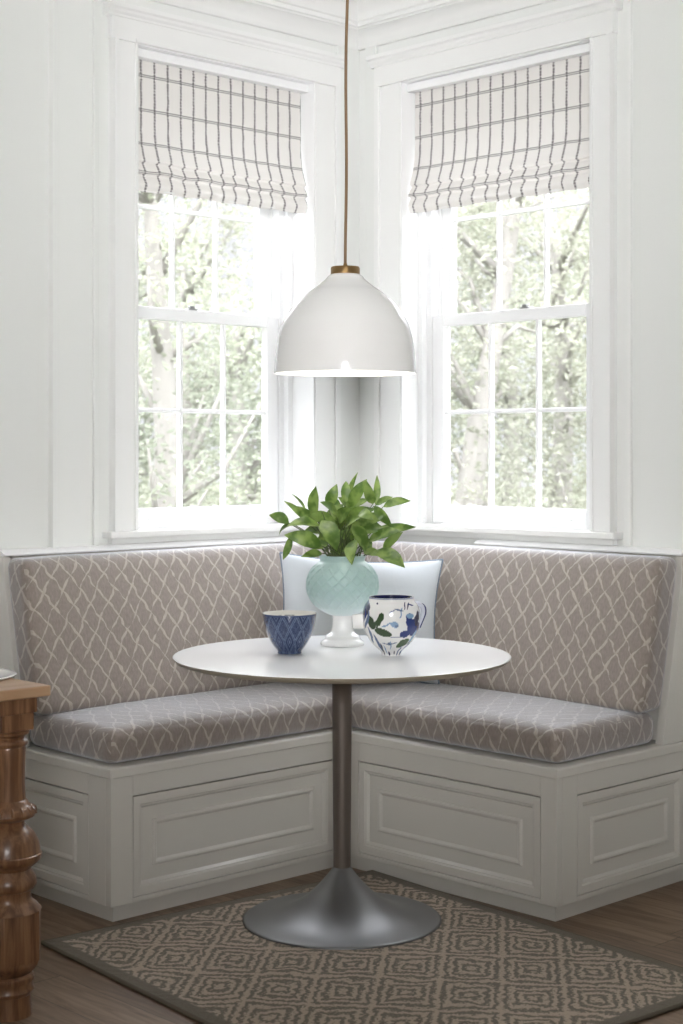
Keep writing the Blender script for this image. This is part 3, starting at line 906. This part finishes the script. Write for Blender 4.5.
# ------------------------------------------------------------------ blue bowl
def ang_cam(cx_, cy_):
    """angle (around z) of the side that faces the camera"""
    return math.atan2(-cy_, -cx_)
def spline(pr, k=5):
    o = []
    for i in range(len(pr) - 1):
        p0 = pr[max(i - 1, 0)]; p1 = pr[i]; p2 = pr[i + 1]; p3 = pr[min(i + 2, len(pr) - 1)]
        for q in range(k):
            t = q / k
            o.append(tuple(.5 * (2 * p1[a] + (p2[a] - p0[a]) * t + (2 * p0[a] - 5 * p1[a] + 4 * p2[a] - p3[a]) * t * t + (3 * p1[a] - p0[a] - 3 * p2[a] + p3[a]) * t ** 3) for a in (0, 1)))
    o.append(pr[-1]); return o
def bowl():
    c = at(289.6, 600, 4.43); bx, by = c.x, c.y; sc = 4.43 / F; zb = .7405
    def z(y): return zb + (653.8 - y) * sc
    pr = [(12.2, 653.8), (12.0, 652.4), (13.0, 650.6), (16.4, 646.5), (20.0, 640.5), (23.2, 633), (25.4, 625), (26.8, 617.5), (27.2, 614.2)]
    outp = spline(pr, 14)
    m = MB(); seg = 360; ring = []
    prof = [(.01, 653.0)] + outp + [(27.0, 613.7), (26.5, 613.9), (26.1, 615.4)] + [(r - 1.3, y) for r, y in spline([(26.6, 618), (24.6, 625), (22, 633), (17, 642), (10, 646), (.02, 647)], 8)]
    m.lathe([(r * sc, z(y)) for r, y in prof], (bx, by), seg)
    nout = 1 + len(outp); a0 = ang_cam(bx, by); col = []
    navy = Vector(lin((30, 46, 84))[:3]); lt = Vector(lin((112, 134, 168))[:3]); cream = Vector(lin((228, 226, 218))[:3]); dk = Vector(lin((36, 42, 62))[:3])
    for i, (r, y) in enumerate(prof):
        for j in range(seg):
            a = 2 * PI * j / seg - a0
            if i < nout:
                U = a / (2 * PI) * 12; V = (653.8 - y) / 13.0
                p_, q_ = U + V * .5, U - V * .5
                fp, fq = abs(p_ % 1 - .5) * 2, abs(q_ % 1 - .5) * 2
                edge = max(fp, fq)
                k = 0.0
                cell = (math.floor(p_) + math.floor(q_)) % 2
                if .82 < edge < .93: k = .6
                if cell and .35 < edge < .46: k = .55
                if cell and edge < .16: k = .6
                nn = noise.noise(Vector((math.cos(a) * 14, math.sin(a) * 14, y * .5)))
                n2 = noise.noise(Vector((math.cos(a) * 45, math.sin(a) * 45, y * 1.4)))
                k = k + (.22 if not cell else .0) * (n2 > .05) + .12 * nn + .14 * (n2 > .22)
                if y < 615.4: k = .2
                cc = navy.lerp(lt, min(1, max(0, k)))
            elif i < nout + 4:
                cc = cream.lerp(navy, .15)
            else:
                nn = noise.noise(Vector((math.cos(a) * 3.2, math.sin(a) * 3.2, y * .12)))
                band = y < 634
                cc = dk if ((nn > .10 or math.sin(a * 9 + 1.2 * math.sin(y + a * 3)) > .45) and y < 626) else cream
                if .05 < nn <= .10 and band: cc = navy.lerp(cream, .5)
            col.append((cc[0], cc[1], cc[2], 1))
    m.col = col
    o = m.build('bowl', M_bowl, smooth=True)
    tag(o, 'small dark blue patterned bowl left of the vase on the round table', 'bowl')
bowl()

# ------------------------------------------------------------------ painted mug
def mug():
    D = 4.385; c = at(391.3, 600, D); mx_, my = c.x, c.y; sc = D / F; zb = .7405
    def z(y): return zb + (656.0 - y) * sc
    root = empty('painted_mug', (mx_, my, zb), 'large white mug painted with blue flowers and green leaves, right of the vase', 'mug')
    pr = [(9.8, 656.0), (9.7, 654.2), (10.4, 652.6), (13.2, 649.8), (18.5, 645), (23.5, 638.5), (27.0, 630.5), (28.6, 621), (28.5, 613), (26.8, 606.5), (24.0, 602.4), (22.6, 600), (22.4, 598)]
    outp = spline(pr, 10)
    prof = [(.01, 655.4)] + outp + [(22.2, 597.6), (21.6, 597.9)] + spline([(21.3, 599), (23, 603), (27, 612), (27.2, 622), (25, 633), (16, 645), (.02, 650)], 6)
    seg = 420; m = MB(); m.lathe([(r * sc, z(y)) for r, y in prof], (mx_, my), seg)
    a0 = ang_cam(mx_, my); nout = 1 + len(outp)
    white = lin((232, 233, 232)); green = lin((52, 74, 46)); green2 = lin((74, 96, 66)); blue = lin((46, 62, 122)); navy = lin((30, 36, 78)); sky = lin((128, 160, 192)); slate = lin((104, 120, 148))
    # ellipses in the unrolled picture of the mug: (x, y, half length, half width, turn in degrees, colour)
    EL = [(215, 285, 48, 22, 70, green), (272, 262, 50, 22, -65, green), (295, 348, 60, 25, 18, green), (425, 425, 52, 20, -32, green2),
          (470, 265, 24, 48, 0, blue), (500, 320, 40, 60, 8, blue), (440, 360, 34, 24, -15, blue), (522, 260, 16, 50, 8, navy), (478, 238, 26, 18, 20, sky),
          (182, 185, 22, 50, 8, navy), (165, 235, 14, 55, 10, blue), (188, 268, 10, 60, 12, slate),
          (372, 292, 26, 20, 30, sky), (385, 300, 14, 10, 0, slate), (330, 290, 50, 5, -22, sky), (415, 215, 5, 38, 10, sky), (400, 195, 34, 5, 15, slate), (355, 205, 24, 5, -28, slate),
          (440, 170, 4, 26, 10, navy), (462, 172, 4, 24, 14, navy), (480, 165, 22, 4, 20, blue),
          (240, 300, 4, 26, 0, green), (255, 315, 22, 4, 30, green), (400, 380, 70, 3, 2, slate),
          (212, 372, 7, 60, -18, slate), (262, 425, 8, 72, -28, slate), (292, 470, 4, 50, -20, navy), (190, 400, 9, 60, -28, slate), (485, 400, 8, 70, 30, sky), (470, 430, 22, 10, -38, green2),
          (440, 470, 8, 60, 42, slate), (340, 425, 14, 8, 0, slate), (345, 440, 4, 34, 0, sky), (318, 430, 30, 3, 15, slate), (362, 425, 26, 3, -18, slate), (335, 500, 4, 14, 0, navy), (370, 495, 4, 14, 10, navy), (255, 155, 7, 6, 0, navy),
          (400, 480, 4, 42, 30, slate), (310, 470, 3, 40, -25, sky)]
    col = []
    for i, (r, y) in enumerate(prof):
        for j in range(seg):
            if i >= nout:
                cc = navy if i < nout + 60 else white
                if i < nout + 1: cc = white
            else:
                a = 2 * PI * j / seg - a0
                a = (a + PI) % (2 * PI) - PI
                if abs(a) > PI / 2: a = (PI - abs(a)) * (1 if a > 0 else -1) * 1.0
                xs = 350 + math.sin(a) * r * 6.83
                ys = (y - 580) * 6.83
                wob = noise.noise(Vector((xs * .03, ys * .03, 0))) * 7
                cc = white
                for (ex, ey, ra, rb_, th, ccol) in EL:
                    t = R(th); dx, dy = xs + wob - ex, ys + wob * .6 - ey
                    p_, q_ = dx * math.cos(t) + dy * math.sin(t), -dx * math.sin(t) + dy * math.cos(t)
                    if (p_ / ra) ** 2 + (q_ / rb_) ** 2 < 1: cc = ccol
                if y < 599.0: cc = lin((150, 158, 180))
            col.append(cc)
    m.col = col
    m.build('mug_body', M_mug, root, smooth=True)
    Rv = Vector((YL, -XL, 0)); cc = Vector((mx_, my, 0))
    def P(px, py, back=0): return cc + Rv * (px - 391.3) * sc + Vector((0, 0, z(py))) + Vector((XL, YL, 0)) * back
    def ctl(pts, n=7):
        o = []
        for i in range(len(pts) - 1):
            p0 = pts[max(i - 1, 0)]; p1 = pts[i]; p2 = pts[i + 1]; p3 = pts[min(i + 2, len(pts) - 1)]
            for k in range(n):
                t = k / n; o.append(.5 * (2 * p1 + (p2 - p0) * t + (2 * p0 - 5 * p1 + 4 * p2 - p3) * t * t + (3 * p1 - p0 - 3 * p2 + p3) * t ** 3))
        o.append(pts[-1]); return o
    h = MB(); pts = ctl([P(414, 605.5), P(419, 605.2), P(422.6, 608.2), P(423.2, 613.5), P(421.2, 619.5), P(418.3, 626.5), P(417, 630)])
    h.tube(pts, [.0078] * 8 + [.0068] * (len(pts) - 8), 12)
    h.col = [(navy if (math.sin(i * .9) > .2) else white) for i in range(0)] or None
    hd = h.build('handle', mat('mug_handle_glaze', (198, 203, 216), .15, 0, Coat_Weight=.4), root, smooth=True)
    hb = MB(); hb.tube([p + Rv * .0040 for p in pts[6:-4]], .0049, 10); hb.build('handle_stripe', mat('mug_blue_glaze', (46, 56, 108), .15), hd, smooth=True)
    sp = MB(); q = [P(365.5, 622.5, .01), P(361, 622.6, .01), P(357, 622.9, .01), P(352.6, 623.2, .01)]
    sp.tube(q, [7.6 * sc, 7.6 * sc, 7.4 * sc, 7.0 * sc], 24)
    sp.build('spout', M_white, root, smooth=True, angle=50)
mug()

# ------------------------------------------------------------------ wooden side table at the left
tx, ty = 2.010, 3.188
root = empty('wooden_table', (tx, ty, 0), 'wooden table with a turned leg, cut off by the left edge', 'table')
sT = 3.69 / F
def tz(y): return CAM_H - (y - 453) * sT
m = MB(); m.box(tx - .9, tx + .070, ty - .070, ty + .55, .7345, .7590); m.build('tabletop', M_woodtop, root, bevel=.003)
m = MB(); m.box(tx - .86, tx + .048, ty - .048, ty - .030, tz(712), .7345); m.box(tx + .030, tx + .048, ty - .030, ty + .52, tz(712), .7345); m.box(tx - .86, tx + .03, ty + .51, ty + .528, tz(712), .7345)
m.build('apron', M_wood, root, bevel=.002)
def turned_leg(cx_, cy_):
    m = MB()
    s_ = .042
    m.box(cx_ - s_, cx_ + s_, cy_ - s_, cy_ + s_, tz(729), tz(711) - .0005)
    pr = [(16, 729), (21, 730.5), (20.5, 733), (16.5, 736), (16, 738.5), (19, 740), (19.8, 742), (18.8, 744.5), (17.2, 746), (17.6, 748), (17.4, 754), (16.8, 770), (16.7, 782), (17.4, 796), (17.6, 799), (19.2, 800.2),
          (20.2, 802.5), (23, 805), (26.8, 809), (27.8, 812.5), (26.5, 815.5), (21.5, 818), (16.8, 820), (16.2, 823), (18.4, 825.5), (22.5, 829), (27, 834.5), (30.2, 841), (31.6, 848), (32.2, 852), (33.4, 853), (33.4, 856), (32.4, 859), (28, 863), (23.5, 866.5), (22.6, 868),
          (23.4, 870), (25.8, 873.5), (28, 879), (28.2, 883.5), (26, 887.5), (23.4, 889), (22.6, 893), (22.8, 898), (24.5, 900.5), (29, 904), (33, 909)]
    m.lathe([(r * sT, tz(y)) for r, y in pr], (cx_, cy_), 48)
    # lower block: square with chamfered corners
    h, ch = .058, .012
    sq = [(h, h - ch), (h - ch, h), (-h + ch, h), (-h, h - ch), (-h, -h + ch), (-h + ch, -h), (h - ch, -h), (h, -h + ch)]
    rows = []
    for (f, y) in ((.62, 901), (.90, 905), (1.0, 910.5), (1.0, 958), (.93, 964), (.66, 974)):
        rows.append([(cx_ + f * a, cy_ + f * b, tz(y)) for a, b in sq])
    b0 = m.grid(rows, closed_u=True)
    m.f.append(tuple(b0 + j for j in range(8))); m.f.append(tuple(b0 + 40 + j for j in range(8)))
    pr = [(22, 972), (25.5, 974.5), (26, 978), (24.4, 981), (24.6, 985), (25.8, 988), (24.2, 991.5), (22.6, 993), (22.4, 998), (23, 1008), (23.4, 1014), (22.6, 1015)]
    pr = [(r * sT, tz(y)) for r, y in pr] + [(22.8 * sT, .004), (22 * sT, .0005), (.001, .0005)]
    m.lathe(pr, (cx_, cy_), 48)
    # flutes of the bulb ring, as small carved leaves
    for k in range(16):
        a = 2 * PI * k / 16
        p = [(27.6, 813), (26.2, 808.5), (22.8, 805)]
        m.tube([(cx_ + r * sT * math.cos(a), cy_ + r * sT * math.sin(a), tz(y)) for r, y in p], [.0035, .0045, .002], 6)
    return m.build('turned_leg', M_wood, root, smooth=True, angle=38)
turned_leg(tx, ty)
turned_leg(tx, ty + .47); turned_leg(tx - .80, ty); turned_leg(tx - .80, ty + .47)
# pale tray on it
pc = at(-42, 676.5, 3.82)
m = MB(); rr = .138
m.lathe([(.001, .7595), (rr - .012, .7595), (rr - .002, .7615), (rr, .7645), (rr - .003, .7660), (rr - .014, .7635), (.001, .763)], (pc.x, pc.y), 64)
tag(m.build('dinner_plate', M_white, smooth=True, angle=50), 'plain white plate lying on the corner of the wooden table, cut off at left', 'plate')

# ------------------------------------------------------------------ rug
A = Vector((2.360, 3.572, 0)); r_ = Vector((.9962, -.0872, 0)); d_ = Vector((-.0872, -.9962, 0))
RWd, RLn = 1.13, 1.36
root = empty('patterned_rug', A + r_ * RWd / 2 + d_ * RLn / 2, 'grey and beige geometric patterned rug lying under the pedestal table', 'rug')
m = MB()
def RP(a, b, z): q = A + r_ * a + d_ * b; return (q.x, q.y, z)
nx, ny = 40, 48
rows = []
for i in range(ny + 1):
    rows.append([RP(RWd * j / nx, RLn * i / ny, .0108) for j in range(nx + 1)])
m.grid(rows)
e = [RP(0, 0, 0), RP(RWd, 0, 0), RP(RWd, RLn, 0), RP(0, RLn, 0)]
m.add([RP(0, 0, .0108), RP(RWd, 0, .0108), RP(RWd, RLn, .0108), RP(0, RLn, .0108), RP(0, 0, .0006), RP(RWd, 0, .0006), RP(RWd, RLn, .0006), RP(0, RLn, .0006)],
      [(0, 1, 5, 4), (1, 2, 6, 5), (2, 3, 7, 6), (3, 0, 4, 7), (4, 5, 6, 7)])
def ruv(co, n):
    q = co - A
    return (q.dot(r_), q.dot(d_))
m.build('pile', M_rug, root, uvfn=ruv)
m = MB()
t = .004
m.tube([RP(-.003, -.003, .0058), RP(RWd + .003, -.003, .0058), RP(RWd + .003, RLn + .003, .0058), RP(-.003, RLn + .003, .0058), RP(-.003, -.003, .0058)], .0052, 10, cap=False)
m.build('binding', M_bind, root, smooth=True)

# ------------------------------------------------------------------ trees in the garden
def tree(px, D, r, zc, hh, mt, leaves, label, seed, ls=.085):
    leaves = int(leaves * 2.6); ls *= .8
    rg = random.Random(seed)
    c = at(px, 453, D); x0, y0 = c.x, c.y
    root = empty('garden_tree', (x0, y0, -.4), label, 'tree', 'trees in the garden beyond the windows')
    tr = MB()
    lean = Vector((rg.uniform(-.3, .3), rg.uniform(-.3, .3), 0))
    zt = zc + hh * .8
    trunk = [Vector((x0, y0, -.4)) + lean * t * t + Vector((0.05 * math.sin(t * 7 + seed), 0, (zt + .4) * t)) for t in [i / 8 for i in range(9)]]
    tr.tube(trunk, [.13 * (1 - .75 * i / 8) for i in range(9)], 10)
    clus = []
    for k in range(26):
        t = rg.uniform(.12, 1); p = trunk[int(t * 8)] if t < 1 else trunk[8]
        a = rg.uniform(0, 2 * PI); q = p + Vector((math.cos(a) * r * rg.uniform(.4, 1), math.sin(a) * r * rg.uniform(.4, 1), rg.uniform(.1, .9)))
        mid = (p + q) / 2 + Vector((rg.uniform(-.1, .1), rg.uniform(-.1, .1), rg.uniform(-.1, .15)))
        tr.tube([p, mid, q], [.032, .018, .006], 6); clus.append(q); clus.append(mid)
    tr.build('trunk', M_bark, root, smooth=True)
    fo = MB(); vs = []; fs = []
    for k in range(leaves):
        if rg.random() < .75:
            q = rg.choice(clus); p = q + Vector((rg.gauss(0, .16), rg.gauss(0, .16), rg.gauss(0, .20)))
        else:
            a = rg.uniform(0, 2 * PI); rr = r * math.sqrt(rg.random()); p = Vector((x0 + rr * math.cos(a), y0 + rr * math.sin(a), zc + rg.uniform(-1, 1) * hh))
        if p.z < -.3: continue
        d = Vector((rg.gauss(0, 1), rg.gauss(0, 1), rg.gauss(0, .6))).normalized(); s2 = d.cross(Vector((rg.gauss(0, 1), rg.gauss(0, 1), rg.gauss(0, 1)))).normalized()
        L = ls * rg.uniform(.6, 1.3); b = len(vs); nn = d.cross(s2) * L * .15
        vs += [p - d * L * .5, p + s2 * L * .28 + nn, p + d * L * .5, p - s2 * L * .28 + nn]
        fs += [(b, b + 1, b + 2), (b, b + 2, b + 3)]
    fo.add(vs, fs); fo.build('crown', mt, root, recalc=False)
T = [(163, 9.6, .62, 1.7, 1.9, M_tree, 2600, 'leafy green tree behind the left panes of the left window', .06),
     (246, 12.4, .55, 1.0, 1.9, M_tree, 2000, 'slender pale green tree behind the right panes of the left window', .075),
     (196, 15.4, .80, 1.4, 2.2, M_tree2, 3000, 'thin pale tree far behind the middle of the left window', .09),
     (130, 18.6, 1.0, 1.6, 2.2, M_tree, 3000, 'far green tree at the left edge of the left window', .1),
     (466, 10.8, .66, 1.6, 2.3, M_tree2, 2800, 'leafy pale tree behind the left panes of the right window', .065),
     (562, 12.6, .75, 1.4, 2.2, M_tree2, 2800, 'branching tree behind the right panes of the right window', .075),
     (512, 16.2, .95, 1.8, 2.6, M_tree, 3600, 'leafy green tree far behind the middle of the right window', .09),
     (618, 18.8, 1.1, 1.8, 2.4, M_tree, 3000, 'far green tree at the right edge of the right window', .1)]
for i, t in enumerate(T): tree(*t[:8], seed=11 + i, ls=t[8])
